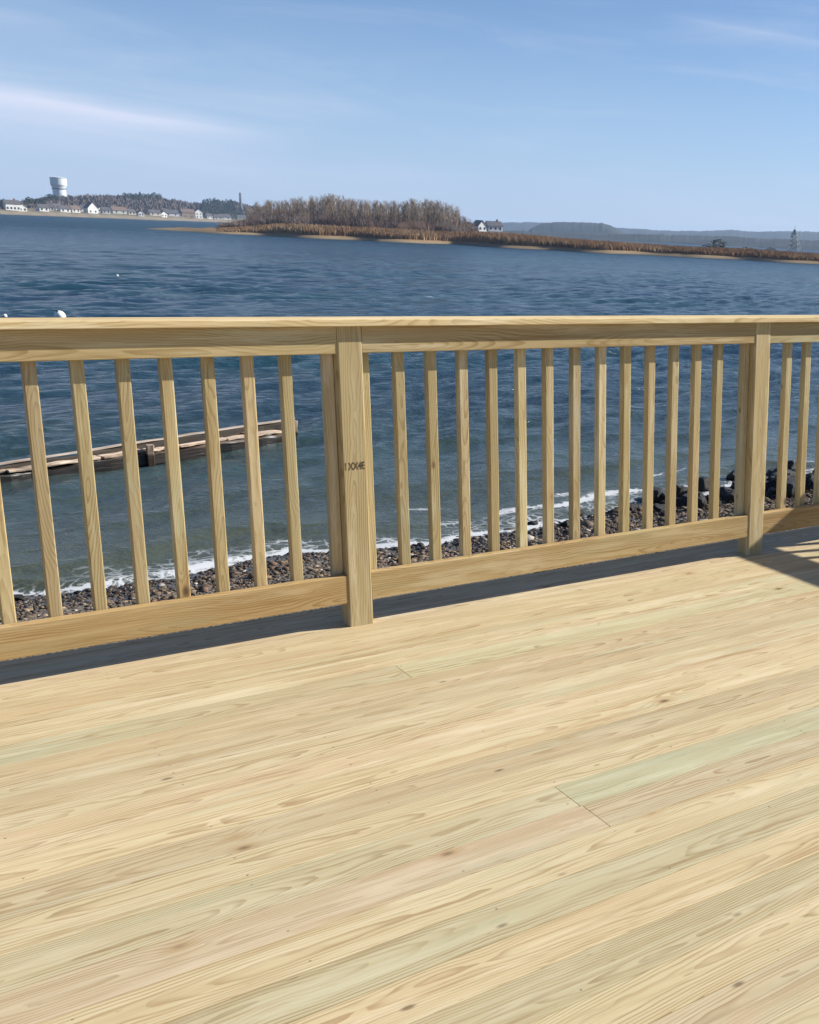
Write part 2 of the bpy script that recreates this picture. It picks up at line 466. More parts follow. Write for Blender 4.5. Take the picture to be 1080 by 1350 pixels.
# screw heads, two per board over each joist
bm = bmesh.new()
for k in range(NB):
    yc = Y0 - PITCH_B*k - PITCH_B/2
    if k == 0: continue
    for j in range(-5, 9):
        xj = 1.469+.4065*j
        xs = [xj+.006]
        if k in joint_rows and j == 0: xs = [xj-.018, xj+.020]
        for x in xs:
            for s in (-1, 1):
                if rnd.random() < .62: continue
                c = Vector((x+rnd.uniform(-.006, .006), yc+s*(.045+rnd.uniform(-.005, .005)), DZ+.0004))
                vs = [bm.verts.new(c+Vector((.0025*math.cos(a*math.tau/8), .0025*math.sin(a*math.tau/8), 0))) for a in range(8)]
                bm.faces.new(vs)
tag(obj('screw', bm_mesh('screw', bm, M_screw), deck), kind='stuff')

# ------------------------------------------------------------------ railing
rail = tag(empty('deck_railing', (0, 0, 0)), 'new unstained timber deck railing with square balusters, flat cap board and 4x4 posts', 'railing')
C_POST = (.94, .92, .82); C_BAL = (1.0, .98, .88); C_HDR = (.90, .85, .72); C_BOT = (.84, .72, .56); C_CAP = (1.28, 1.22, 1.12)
def upright(name, x, y, z0, z1, w, t, col, lean=0.0, parent=rail, flip=0.0):
    me = lumber_mesh(z1-z0, w, t, M_rail, .0032 if w < .06 else .005, 3)
    o = obj(name, me, parent, (x, y, z0), (0, -math.pi/2+lean, 0), col)
    # local X up; local Y across
    o.rotation_mode = 'XYZ'
    R = Matrix.Rotation(flip, 4, 'Z') @ Matrix(((0, 0, 1, 0), (0, 1, 0, 0), (1, 0, 0, 0), (0, 0, 0, 1)))
    R = Matrix(((0, 1, 0, 0), (0, 0, 1, 0), (1, 0, 0, 0), (0, 0, 0, 1)))     # X->Z, Y->X, Z->Y
    o.rotation_euler = (Matrix.Rotation(flip, 4, 'Z') @ R @ Matrix.Rotation(lean, 4, 'Z')).to_euler()
    return o
def jitter_col(c, a=.05):
    f = 1+rnd.uniform(-a, a); return (c[0]*f, c[1]*f*(1+rnd.uniform(-.02, .02)), c[2]*f*(1+rnd.uniform(-.05, .05)))
PX = [-.433, 1.535, 3.501, 5.468]
posts = []
for x in PX[:3] + [PX[3]]:
    posts.append(upright('post', x, .0445, -.020, 1.1335, .091, .089, jitter_col(C_POST, .02)))
def bar(name, x0, x1, y, z, w, t, col, rx=0.0, dz=0.0):
    me = lumber_mesh(math.hypot(x1-x0, dz), w, t, M_rail, .003, 3)
    return obj(name, me, rail, (x0, y, z), (rx, -math.atan2(dz, x1-x0), 0), col)
for i in range(-1, 3):
    a = PX[i]+.0462 if i >= 0 else -3.0
    b = PX[i+1]-.0462
    hdz = {0: -.003, 1: .000}.get(i, 0)
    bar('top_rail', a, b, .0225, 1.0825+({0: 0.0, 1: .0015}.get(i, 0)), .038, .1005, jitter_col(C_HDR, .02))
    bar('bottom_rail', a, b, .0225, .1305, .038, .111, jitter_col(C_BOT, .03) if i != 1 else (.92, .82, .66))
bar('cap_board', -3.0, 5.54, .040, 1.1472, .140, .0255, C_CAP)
BY = .0425+.019
def baluster(x, lean=0.0): return upright('baluster', x, BY, .088, 1.118, .038, .037, jitter_col(C_BAL, .13), lean)
xs = [.5698-.019+.1285*k for k in range(-7, 7)] + [1.7553-.019+.1285*k for k in range(13)] + [3.7273-.019+.1285*k for k in range(13)]
for x in xs: baluster(x, rnd.uniform(-.0022, .0022))
for p in PX:
    for s in (-1, 1):
        if p == PX[3] and s == 1: continue
        baluster(p+s*(.0455+.0200))
# stamp on the second post (flat ink print)
def text_mesh(body, size, mat):
    cu = bpy.data.curves.new('stamp', 'FONT'); cu.body = body; cu.size = size; cu.extrude = 0.0; cu.offset = .0009
    tmp = bpy.data.objects.new('stamp_tmp', cu); link(tmp)
    bpy.context.view_layer.update()
    me = bpy.data.meshes.new_from_object(tmp.evaluated_get(bpy.context.evaluated_depsgraph_get()))
    bpy.data.objects.remove(tmp); me.materials.clear(); me.materials.append(mat); return me
me = text_mesh('I XX4E', .034, M_ink)
st = obj('ink_stamp', me)
pz = posts[1]
st.location = (1.497, -.0006, .598); st.rotation_euler = (math.pi/2, 0, 0); st.scale = (.74, 1.15, 1)
bpy.context.view_layer.update()
mw = st.matrix_world.copy(); st.parent = pz; st.matrix_parent_inverse = pz.matrix_world.inverted()

# return run of railing along the right-hand side of the deck, outside the picture
RX = PX[3]
def side_bar(name, y0, y1, x, z, w, t, col):
    return obj(name, lumber_mesh(y1-y0, w, t, M_rail, .003, 3), rail, (x, y0, z), (0, 0, math.pi/2), col)
ys = [-1.925, -3.89, -5.5]
prev = .0
for y in ys:
    upright('post', RX, y, -.020, 1.1335, .091, .089, jitter_col(C_POST, .02))
    side_bar('top_rail', y+.0462, prev-(.0462 if prev < 0 else .001), RX-.022, 1.0825, .038, .1005, C_HDR)
    side_bar('bottom_rail', y+.0462, prev-(.0462 if prev < 0 else .001), RX-.022, .1305, .038, .111, C_BOT)
    yy = prev - (.11 if prev < 0 else .058)
    while yy > y+.08:
        upright('baluster', RX+.0155, yy, .088, 1.118, .038, .037, jitter_col(C_BAL, .13)); yy -= .1285
    prev = y
side_bar('cap_board', -5.6, -.032, RX, 1.1472, .140, .0255, C_CAP)

# ------------------------------------------------------------------ beach and sea
def ys_line(x):
    kx = np.array([-40, -3, .5, 1.5, 2.6, 4.1, 5.6, 7.0, 8.6, 9.6, 12, 16, 30, 60])
    ky = np.array([9.5, 9.1, 8.7, 8.72, 8.55, 8.95, 8.42, 8.62, 8.9, 9.1, 9.0, 8.6, 8.2, 6.0])
    x = np.asarray(x, float)
    return np.interp(x, kx, ky) + .07*np.sin(x*2.3+.5)+.045*np.sin(x*5.1+1.7)+.02*np.sin(x*11+.4)
def beach_z(x, y):
    s = ys_line(x)
    return SEA - .135*(y-s) - .02*np.maximum(0, y-s)
def build_beach():
    X1 = np.concatenate([np.linspace(-60, -4, 20), np.linspace(-3.5, 18, 260), np.linspace(19, 70, 24)])
    Y1 = np.concatenate([np.linspace(-9, 2, 12), np.linspace(2.4, 11, 130), np.linspace(11.5, 20, 6)])
    XX, YY = np.meshgrid(X1, Y1)
    Z = beach_z(XX, YY) + .010*np.sin(XX*7+YY*3)*np.sin(YY*9-XX*2) + rng.normal(0, .006, XX.shape)
    Z = np.minimum(Z, -.55)
    V = np.stack([XX, YY, Z], -1).reshape(-1, 3); nx = len(X1); ny = len(Y1)
    i = np.arange(nx-1)[None, :] + nx*np.arange(ny-1)[:, None]; i = i.ravel()
    Fc = np.stack([i, i+1, i+nx+1, i+nx], 1)
    return mesh_np('beach', V, Fc, M_beach, True)
tag(obj('beach', build_beach()), kind='structure')

def build_water():
    b1 = np.concatenate([np.linspace(-80, -6, 30), np.linspace(-5, 4, 50), np.linspace(4.05, 45.5, 760), np.linspace(46, 60, 50), np.linspace(62, 125, 26)])
    r = [8.5]
    while r[-1] < 4250:
        q = r[-1]; r.append(q + max(.028, q*.0052 if q < 90 else q*.0052*(q/90)**1.1))
    r = np.array(r)
    B, Rr = np.meshgrid(np.radians(b1), r)
    x = Rr*np.sin(B) + EYE[0]; y = Rr*np.cos(B) + EYE[1]
    cell = np.maximum(Rr*.0009, np.gradient(r)[:, None]*np.ones_like(B))
    z = np.zeros_like(x)
    s = ys_line(x); off = y - s
    damp = np.clip(off/7.0, .16, 1)
    g = np.random.default_rng(11)
    for i in range(90):
        lam = math.exp(g.uniform(math.log(.28), math.log(7.0)))
        th = math.radians(-62 + g.normal(0, 26))
        kk = 2*math.pi/lam; ph = g.uniform(0, 6.28)
        amp = .0062*lam**.82*(1.0 if lam < 3 else .5)
        att = np.clip((lam/cell-2.2)/2.0, 0, 1)
        arg = kk*(x*math.cos(th)+y*math.sin(th)) + ph
        z += amp*att*(np.sin(arg) + .22*np.sin(2*arg+.3))
    gust = .75+.35*np.sin(x*.11+y*.05)*np.sin(y*.17-x*.07+1)
    z *= damp*gust
    # small swells standing up before they break
    for o_, h_, w_ in ((.30, .045, .16), (1.25, .085, .38), (3.1, .06, .55)):
        oo = o_ + .22*np.sin(x*.9+o_*3) + .12*np.sin(x*2.1+o_)
        hh = h_*(.6+.4*np.sin(x*.6+o_*5))
        z += hh*np.exp(-((off-oo)/w_)**2)
    z *= np.clip((off+.4)/.5, 0, 1)
    far = np.clip((Rr-60)/200, 0, 1)
    # foam mask
    n1 = np.sin(x*3.1+y*1.3)+np.sin(x*1.7-y*4.1+2)+np.sin(x*6.3+1.1)+np.sin(y*7.7+x*2.9)
    n1 = n1/4
    right = np.clip((x-4.6)/3.0, 0, 1)
    reach = .85+.5*right
    edge = np.exp(-((off-.10-.05*n1)/.075)**2)*(np.interp(x, [1, 3.3, 3.8, 4.9, 6, 8], [.42, .42, .95, .9, .62, .8])+.30*n1)
    mid = np.clip(1-off/reach, 0, 1)*(.36-.08*right+.32*n1)*(off > -.05)
    o2 = .75+.22*np.sin(x*.9+.9)+.12*np.sin(x*2.1+.3)
    brk = np.exp(-((off-o2-.1*n1)/.10)**2)*np.clip(n1*1.4+.15+right*.5, 0, 1)*(.35+.65*right)
    o3 = 1.55+.25*np.sin(x*1.1+2)
    brk2 = np.exp(-((off-o3-.1*n1)/.12)**2)*np.clip(n1*1.6-.1, 0, 1)*right
    foam = np.clip(edge+mid+brk+brk2, 0, 1)
    # rare small crests turning white further out
    gg = np.random.default_rng(5)
    for _ in range(45):
        rr_ = math.exp(gg.uniform(math.log(24), math.log(210))); bb = math.radians(gg.uniform(3, 48))
        wx = rr_*math.sin(bb); wy = rr_*math.cos(bb)+EYE[1]
        L = gg.uniform(.08, .2)*(1+rr_*.006)
        j0 = np.searchsorted(r, rr_-6*L); j1 = min(len(r), np.searchsorted(r, rr_+6*L)+1)
        sub = (slice(max(0, j0), j1), slice(None))
        dx_ = x[sub]-wx; dy_ = y[sub]-wy
        foam[sub] = np.maximum(foam[sub], .62*np.exp(-(dx_/L)**2-(dy_/(L*.35))**2))
    shal = np.clip(np.exp(-np.maximum(off, 0)/6.5)*1.0, 0, 1)*.95
    V = np.stack([x, y, z+SEA], -1).reshape(-1, 3); nx = len(b1); ny = len(r)
    i = (np.arange(nx-1)[None, :] + nx*np.arange(ny-1)[:, None])
    keep = (off[:-1, :-1] > -.9).ravel(); i = i.ravel()[keep]
    Fc = np.stack([i, i+nx, i+nx+1, i+1], 1)
    used = np.zeros(len(V), bool); used[Fc.ravel()] = True
    idx = np.cumsum(used)-1
    me = mesh_np('sea', V[used], idx[Fc], M_water, True)
    a = me.color_attributes.new('mask', 'FLOAT_COLOR', 'POINT')
    colr = np.stack([foam, shal, far, np.ones_like(far)], -1).reshape(-1, 4)[used].astype(np.float32)
    a.data.foreach_set('color', colr.ravel())
    return me
tag(obj('sea', build_water()), kind='structure')

# ------------------------------------------------------------------ gravel
ICO = None
def ico(sub=1):
    bm = bmesh.new(); bmesh.ops.create_icosphere(bm, subdivisions=sub, radius=1)
    V = np.array([v.co[:] for v in bm.verts]); Fc = np.array([[v.index for v in f.verts] for f in bm.faces]); bm.free()
    return V, Fc
def build_gravel():
    V0, F0 = ico(1); g = np.random.default_rng(21)
    N = 46000
    X_ = g.uniform(-.5, 13.5, N); s = ys_line(X_)
    Y_ = s - np.abs(g.uniform(0, 1, N))**1.1*3.1 + .28
    size = np.exp(g.normal(math.log(.0105), .55, N)); size = np.clip(size, .007, .075)
    size *= np.where(X_ > 4.5, 1.25, 1.0)
    Z_ = beach_z(X_, Y_) + size*.18
    V = V0[None]*g.uniform(.75, 1.15, (N, len(V0), 1))
    V = V*np.stack([g.uniform(.9, 1.5, N), g.uniform(.7, 1.1, N), g.uniform(.4, .8, N)], 1)[:, None, :]*size[:, None, None]
    a = g.uniform(0, 6.28, N); ca, sa = np.cos(a), np.sin(a)
    tx = V[..., 0]*ca[:, None]-V[..., 1]*sa[:, None]; ty = V[..., 0]*sa[:, None]+V[..., 1]*ca[:, None]
    V = np.stack([tx+X_[:, None], ty+Y_[:, None], V[..., 2]+Z_[:, None]], -1)
    Fc = (F0[None]+(np.arange(N)*len(V0))[:, None, None])
    me = mesh_np('pebble', V.reshape(-1, 3), Fc.reshape(-1, 3), M_pebble, False)
    pal = np.array([(.155, .115, .075), (.11, .082, .056), (.22, .165, .11), (.06, .05, .045), (.18, .11, .07), (.40, .36, .31), (.12, .105, .095), (.28, .21, .14)])
    c = 1.12*pal[g.choice(len(pal), N, p=[.22, .2, .13, .2, .1, .03, .08, .04])]*g.uniform(.75, 1.2, (N, 1))
    wet = np.clip((Y_ - (s-.75-.25*np.sin(X_*1.3)))/.4, 0, 1)
    c = c*(1-.55*wet[:, None])*(1-.5*np.clip((X_-7.5)/2, 0, 1))[:, None]
    cc = np.concatenate([c, wet[:, None]], 1)
    cc = np.repeat(cc, len(V0), 0).astype(np.float32)
    at = me.color_attributes.new('tone', 'FLOAT_COLOR', 'POINT'); at.data.foreach_set('color', cc.ravel())
    return me
tag(obj('gravel', build_gravel()), 'loose grey and brown gravel on the beach below the railing', 'gravel', kind='stuff')

# ------------------------------------------------------------------ rocks
def rock_mesh(seed, sub=3):
    V, Fc = ico(sub); g = np.random.default_rng(seed)
    for k in range(16):                                   # slice flat facets
        n = g.normal(0, 1, 3); n /= np.linalg.norm(n); d = g.uniform(.42, .80)
        over = np.maximum(0, V@n-d); V = V-over[:, None]*n*.97
    for k in range(6):
        n = g.normal(0, 1, 3)*g.uniform(2, 6); V = V*(1+.05*np.sin(V@n+g.uniform(0, 6)))[:, None]
    return mesh_np('rock', V, Fc, M_rock, False)
rock_meshes = [rock_mesh(s) for s in range(5)]
def rock(x, y, w, h, label, group=None, i=0, dz=0.0):
    o = obj('rock', rock_meshes[i % 5], None, (x, y, float(beach_z(x, y))+h*.30+dz), (rnd.uniform(-.3, .3), rnd.uniform(-.3, .3), rnd.uniform(0, 6.28)))
    o.scale = (w*.55, w*.45, h*.62)
    tag(o, label, 'rock', group); return o
GR = 'dark weed covered rocks piled at the waterline'
pile = 'dark weed covered boulder in the rock pile at the waterline'
rr = random.Random(12)
for i in range(95):
    x = 8.9+rr.random()*5.2; f = (x-8.9)/5.2
    y = float(ys_line(x)) + rr.uniform(-1.25, .55+.35*f)
    sz = rr.uniform(.14, .42)*(.75+.55*min(1, f*2))
    rock(x, y, sz, sz*rr.uniform(.55, .95), pile, GR, i, rr.uniform(0, .05))
for (x, y, w, h, lab) in [
    (6.95, 8.80, .16, .13, 'small black wet rock in the foam, nearest the middle of the railing'),
    (7.75, 9.02, .24, .18, 'black wet rock standing in the surf left of the rock pile'),
    (7.20, 8.33, .22, .14, 'low dark stone on the gravel just below the foam at mid railing'),
    (8.35, 8.65, .25, .16, 'flat dark rock awash where the surf meets the gravel'),
    (8.55, 8.20, .20, .15, 'dark rock on the gravel in front of the surf, left of the rock pile'),
    (1.30, 8.48, .17, .10, 'flat black stone at the foam edge near the left frame edge')]:
    rock(x, y, w, h, lab, None, int(x*7))

# ------------------------------------------------------------------ old timber breakwater
def build_pier():
    e = tag(empty('timber_breakwater', (1.2, 14.7, SEA)), 'old half sunken timber breakwater with bleached broken top boards lying in the shallows', 'breakwater')
    R = random.Random(4)
    def beam(name, p, q, w, t, col=(1, 1, 1), seed=0, n=26, rough=.022):
        p = Vector(p); q = Vector(q); L = (q-p).length
        g = random.Random(seed); bm = bmesh.new(); rings = []
        for i in range(n+1):
            x = L*i/n; jy = g.uniform(-rough, rough); jz = g.uniform(-rough, rough)
            ww = w/2*(1+g.uniform(-.12, .12)); tt = t/2
            rings.append([bm.verts.new((x, a*ww+jy, b*tt*(1+g.uniform(-.15, .15))+jz)) for a, b in ((-1, -.8), (-.85, -1), (.85, -1), (1, -.8), (1, .8), (.8, 1), (-.8, 1), (-1, .8))])
        for i in range(n):
            for j in range(8): bm.faces.new((rings[i][j], rings[i][(j+1) % 8], rings[i+1][(j+1) % 8], rings[i+1][j]))
        bm.faces.new(rings[0][::-1]); bm.faces.new(rings[-1]); bmesh.ops.recalc_face_normals(bm, faces=bm.faces)
        o = obj(name, bm_mesh(name, bm, M_old), e, (p-Vector(e.location)), (0, 0, 0), col)
        o.rotation_euler = (q-p).to_track_quat('X', 'Z').to_euler(); return o
    # rear wall of stacked planks
    beam('rear_plank', (-.6, 13.95, -2.20), (6.50, 16.72, -1.985), .06, .15, (.10, .09, .08), 1)
    beam('rear_cap', (.6, 14.42, -2.045), (6.52, 16.74, -1.905), .085, .022, (.95, .95, .98), 2, 26, .006)
    beam('rear_plank', (-.6, 13.93, -2.34), (6.48, 16.70, -2.17), .06, .15, (.10, .09, .08), 3)
    # front beam and its bleached boards
    beam('front_beam', (-.6, 14.05, -2.30), (6.28, 16.33, -2.17), .20, .20, (.28, .23, .19), 5)
    x0, y0, x1, y1 = -.4, 14.10, 6.26, 16.33
    t_ = .17
    while t_ < .97:
        L = R.uniform(.07, .16); t2 = min(.985, t_+L)
        oy = R.uniform(-.03, .04)
        z0 = -2.165+.13*t_
        c = R.choice([(1.4, 1.32, 1.22), (1.1, 1.0, .9), (1.6, 1.5, 1.4), (1.2, 1.1, 1.0), (.6, .5, .42)])
        beam('top_board', (x0+(x1-x0)*t_, y0+(y1-y0)*t_+oy, z0), (x0+(x1-x0)*t2, y0+(y1-y0)*t2+oy+R.uniform(-.03, .03), z0+.13*(t2-t_)+R.uniform(-.012, .012)), R.uniform(.12, .2), .035, c, int(t_*999), 6, .012)
        t_ = t2+R.uniform(.0, .012)
    for f_ in (.90,):
        px_, py_ = x0+(x1-x0)*f_, y0+(y1-y0)*f_
        beam('cross_tie', (px_+.06, py_-.13, -2.16+.1*f_), (px_-.1, py_+.34, -2.15+.12*f_), .07, .07, (.5, .4, .32), int(f_*77), 5, .01)
    for x, y, z in ((6.42, 16.45, -1.90), (3.95, 15.42, -1.97)):
        beam('stub_post', (x, y, -2.5), (x+.02, y, z), .10, .10, (.9, .8, .7), int(x*9), 5, .008)
build_pier()

# ------------------------------------------------------------------ mooring buoys
def buoy(px, py, rad, label, tilt):
    p = onz(px, py, SEA); e = tag(empty('mooring_buoy', (p[0], p[1], SEA)), label, 'buoy', None)
    bm = bmesh.new(); bmesh.ops.create_uvsphere(bm, u_segments=20, v_segments=12, radius=rad)
    for v in bm.verts: v.co.z = v.co.z*1.25 + rad*.55
    o = obj('float', bm_mesh('float', bm, M_buoy, True), e, (0, 0, 0), (tilt, -tilt, 0))
    bm = bmesh.new(); bmesh.ops.create_cone(bm, segments=12, radius1=rad*.18, radius2=rad*.14, depth=rad*.5, cap_ends=True)
    obj('eye', bm_mesh('eye', bm, M_dark), o, (0, 0, rad*1.9))
buoy(81, 419.5, .17, 'white mooring buoy tilted just above the cap board near the left edge', .45)
buoy(7, 418.5, .07, 'tiny white float barely showing over the cap board at the left frame edge', .2)
buoy(155, 364, .065, 'lone tiny white float far out on the open water left of centre', .2)

# ------------------------------------------------------------------ land
def smoothn(x, seed, sc):
    g = np.random.default_rng(seed); o = np.zeros_like(np.asarray(x, float))
    for k in range(6):
        f = sc*(1.9**k); o += np.sin(np.asarray(x)*f+g.uniform(0, 6.28))*.6**k
    return o
def grid_land(name, pxs, Dsh, s_list, zfun, mat, jit=0.0):
    V = []
    for px, D in zip(pxs, Dsh):
        base = ray(px, hor(px)); base = base.copy(); base[2] = 0
        for s in s_list:
            p = EYE + base*(D+s); V.append((p[0], p[1], zfun(px, s, p)))
    n = len(s_list); m = len(pxs)
    i = (np.arange(n-1)[None, :] + n*np.arange(m-1)[:, None]).ravel()
    Fc = np.stack([i, i+n, i+n+1, i+1], 1)
    return mesh_np(name, V, Fc, mat, True)
# spit
sp_x = [150, 175, 190, 220, 300, 400, 500, 600, 700, 800, 900, 1000, 1080, 1250, 1500]
sp_y = [301.0, 301.5, 302.0, 304.0, 308.5, 313.5, 318.5, 322.5, 328.5, 334, 338.5, 344, 348.5, 359, 376]
def spit_D(px):
    py = np.interp(px, sp_x, sp_y) + .25*math.sin(px*.05)
    v = ray(px, py); return (SEA-EYE[2])/v[2]
def spit_w(px): return float(np.interp(px, [184, 200, 240, 300, 340, 500, 700, 1000, 1500], [1.0, 8, 25, 60, 95, 110, 90, 80, 70]))
def spit_z(px, s, p=None):
    w = spit_w(px); f = s/w
    if f > 1: return SEA-.5
    h = float(np.interp(px, [184, 210, 300, 400, 1080, 1500], [.10, .65, 1.2, 1.9, 1.5, 1.3]))
    prof = min(1, s/12.0)**.6*min(1, (1-f)/.15+.001)
    return SEA-.06 + h*prof + .08*math.sin(px*.07+s*.2)*prof
pxs = np.arange(184, 1420, 4.0); Ds = [spit_D(p) for p in pxs]
s_list = [0, 1.5, 3, 5, 8, 12, 18, 26, 36, 50, 66, 80, 95, 110, 120]
tag(obj('sand_spit', grid_land('sand_spit', pxs, Ds, s_list, spit_z, M_spit)), kind='structure')

def on_spit(px, s):
    D = spit_D(px); b = ray(px, hor(px)); b = b.copy(); b[2] = 0; p = EYE+b*(D+s)
    return p[0], p[1], spit_z(px, s)
def build_reeds():
    g = np.random.default_rng(8); N = 60000
    V = np.zeros((N, 3, 3)); 
    px = g.uniform(285, 1150, N); s = 3.5+np.abs(g.normal(0, 1, N))*12
    tops = np.interp(px, [285, 330, 370, 600, 700, 820, 900, 1150], [.4, .9, 1.9, 2.1, 2.0, 1.5, 1.2, 1.2])
    patch = .85+.15*smoothn(px, 3, .02)/2
    keep = []
    Dt = np.array([spit_D(p) for p in np.arange(280, 1160, 1.0)])
    for i in range(N):
        D = Dt[int(px[i]-280)]; b = fw + (px[i]-CX)/F*rt - (hor(px[i])-CY)/F*up
        x = EYE[0]+b[0]*(D+s[i]); y = EYE[1]+b[1]*(D+s[i]); z = spit_z(px[i], s[i])
        h = tops[i]*patch[i]*g.uniform(.75, 1.1); w = g.uniform(.07, .2)
        a = g.uniform(0, 3.14); lx, ly = w*math.cos(a), w*math.sin(a)
        V[i, 0] = (x-lx, y-ly, z-.1); V[i, 1] = (x+lx, y+ly, z-.1); V[i, 2] = (x+g.normal(0, .15), y, z+h)
    return mesh_np('reeds', V.reshape(-1, 3), np.arange(3*N).reshape(-1, 3), M_reed)
tag(obj('reeds', build_reeds()), 'rust brown dry reeds growing along the low spit', 'reeds', kind='stuff')

# bare trees of the thicket on the spit
def stick(V, Fc, p, q, r0_, r1_):
    p = np.array(p, float); q = np.array(q, float); d = q-p; d /= np.linalg.norm(d)+1e-9
    a = np.cross(d, (0.3, 1, .1)); a /= np.linalg.norm(a); b = np.cross(d, a); n = len(V)
    for k in range(3):
        an = k*2.094; V.append(p+r0_*(a*math.cos(an)+b*math.sin(an)))
    if r1_ > 0:
        for k in range(3):
            an = k*2.094; V.append(q+r1_*(a*math.cos(an)+b*math.sin(an)))
        for k in range(3): k2 = (k+1) % 3; Fc.append((n+k, n+k2, n+3+k2)); Fc.append((n+k, n+3+k2, n+3+k))
    else:
        V.append(q)
        for k in range(3): Fc.append((n+k, n+(k+1) % 3, n+3))
def bare_tree_meshes(seed):
    g = random.Random(seed); TV, TF, BV, BF = [], [], [], []
    ns = g.choice([1, 2, 2, 3])
    for s in range(ns):
        x, y, z = g.uniform(-.5, .5)*(ns > 1), g.uniform(-.5, .5)*(ns > 1), 0
        H = g.uniform(.8, 1.0)*10; lx, ly = g.uniform(-.9, .9), g.uniform(-.9, .9)
        n = 6; pts = []
        for i in range(n+1):
            f = i/n; pts.append((x+lx*f+g.uniform(-.12, .12), y+ly*f+g.uniform(-.12, .12), H*f*.96))
        for i in range(n): stick(TV, TF, pts[i], pts[i+1], .13*(1-i/n)+.025, .13*(1-(i+1)/n)+.02)
        for b in range(22):
            f = g.uniform(.18, .95); i = min(n-1, int(f*n)); p = np.array(pts[i])+(np.array(pts[i+1])-np.array(pts[i]))*(f*n-i)
            a = g.uniform(0, 6.28); L = g.uniform(.9, 2.6)*(1.15-f*.6)
            q = p+np.array((math.cos(a)*L*.42, math.sin(a)*L*.42, L*.95))
            stick(BV, BF, p, q, .05*(1.1-f)+.014, .014)
            for t_ in range(8):
                u_ = g.uniform(.25, 1); p2 = p+(q-p)*u_; a2 = g.uniform(0, 6.28); L2 = g.uniform(.35, 1.1)
                stick(BV, BF, p2, p2+np.array((math.cos(a2)*L2*.6, math.sin(a2)*L2*.6, L2*.85)), .015, 0)
    return mesh_np('trunk', TV, TF, M_bark), mesh_np('branches', BV, BF, M_twig)
tree_kinds = [bare_tree_meshes(s) for s in range(7)]
TOPX = [322, 335, 350, 375, 400, 425, 440, 455, 480, 505, 530, 560, 580, 597, 608, 618, 625]
TOPY = [276, 268, 263, 262, 259, 257, 254, 258, 263, 264, 264, 261, 264, 268, 278, 288, 292]
rt_ = random.Random(31)
for i in range(250):
    px = 326+(622-326)*(i+rt_.random())/250; s = 30+rt_.random()*45
    s = min(s, spit_w(px)*.8)
    x, y, z = on_spit(px, s); D = spit_D(px)+s
    topz = pt(px, np.interp(px, TOPX, TOPY)+abs(rt_.gauss(0, 2.6)), D)[2]
    H = max(2.0, topz-z)
    t_, b_ = tree_kinds[i % 7]
    if i % 7 != i % 14: pass
    e = tag(empty('bare_tree', (x, y, z-.1), rt_.random()*6.28), 'tall slender leafless tree in the dense thicket on the spit', 'tree', 'leafless trees crowded in the thicket on the spit')
    sc = H/9.8; w_ = rt_.uniform(1.1, 1.7)*max(.6, sc)
    e.scale = (w_, w_, sc)
    tone = rt_.choice([(1, 1, 1), (1.15, 1.12, 1.05), (.9, .86, .86), (1.15, 1.1, 1.05), (.88, .82, .82)])
    obj('trunk', t_, e, color=tone); obj('branches', b_, e, color=tone)
# low brush under and beside them
def brush_mesh(seed):
    g = random.Random(seed); V, Fc = [], []
    for i in range(150):
        a = g.uniform(0, 6.28); rr_ = g.uniform(0, 1)**.5*1.3; p = (math.cos(a)*rr_, math.sin(a)*rr_, 0)
        L = g.uniform(.8, 2.0); a2 = g.uniform(0, 6.28)
        q = (p[0]*1.3+math.cos(a2)*.4, p[1]*1.3+math.sin(a2)*.4, L*(1-.25*rr_)); stick(V, Fc, p, q, .055, .012)
    return mesh_np('bush', V, Fc, M_brush)
brush_kinds = [brush_mesh(s) for s in range(4)]
for i in range(120):
    px = 300+(622-300)*rt_.random() if i > 34 else 296+rt_.random()*60
    s = 20+rt_.random()*18
    if px < 345: s = 22+rt_.random()*12
    x, y, z = on_spit(px, s)
    o = obj('bush', brush_kinds[i % 4], None, (x, y, z-.1), (0, 0, rt_.random()*6.28), rt_.choice([(1, 1, 1), (.8, .8, .85), (1.2, 1.0, .85)]))
    k_ = (1.35 if px > 330 else .95+.012*(px-296))*rt_.uniform(.8, 1.25); o.scale = (k_*1.2, k_*1.2, k_*(1.9 if px > 345 else 1.1))
    tag(o, 'low dark leafless bush at the foot of the thicket on the spit', 'bush', 'low leafless bushes at the foot of the thicket')

# ------------------------------------------------------------------ far left shore with hill
def fl_D(px): return float(np.interp(px, [-120, 0, 100, 200, 300, 420], [600, 650, 750, 870, 1100, 1200]))
HX = [-120, -20, 0, 25, 45, 60, 70, 100, 130, 170, 205, 225, 245, 262, 270, 285, 310, 322, 340, 380, 440]
HY = [268, 270, 269, 267, 264, 261, 259, 258, 257, 258, 259, 262, 265, 267, 266, 264, 264, 268, 272, 276, 280]
def fl_z(px, s, p=None):
    D = fl_D(px)+320; zt = pt(px, float(np.interp(px, HX, HY))+3.0, D)[2]
    z = float(np.interp(s, [-5, 0, 10, 50, 95, 140, 330, 500, 700], [SEA-.3, SEA-.02, -1.7, -.6, 1.5, 2.4, zt, zt-3, SEA]))
    return z + .2*math.sin(px*.3+s*.05)*(s > 20)
pxs = np.arange(-120, 440, 5.0)
tag(obj('far_shore', grid_land('far_shore', pxs, [fl_D(p) for p in pxs], [-5, 0, 10, 30, 50, 70, 95, 140, 190, 240, 290, 330, 400, 500, 700], fl_z, M_farland)), kind='structure')
def on_far(px, s):
    D = fl_D(px)+s; b = ray(px, hor(px)); b = b.copy(); b[2] = 0; p = EYE+b*D
    return p[0], p[1], fl_z(px, s)
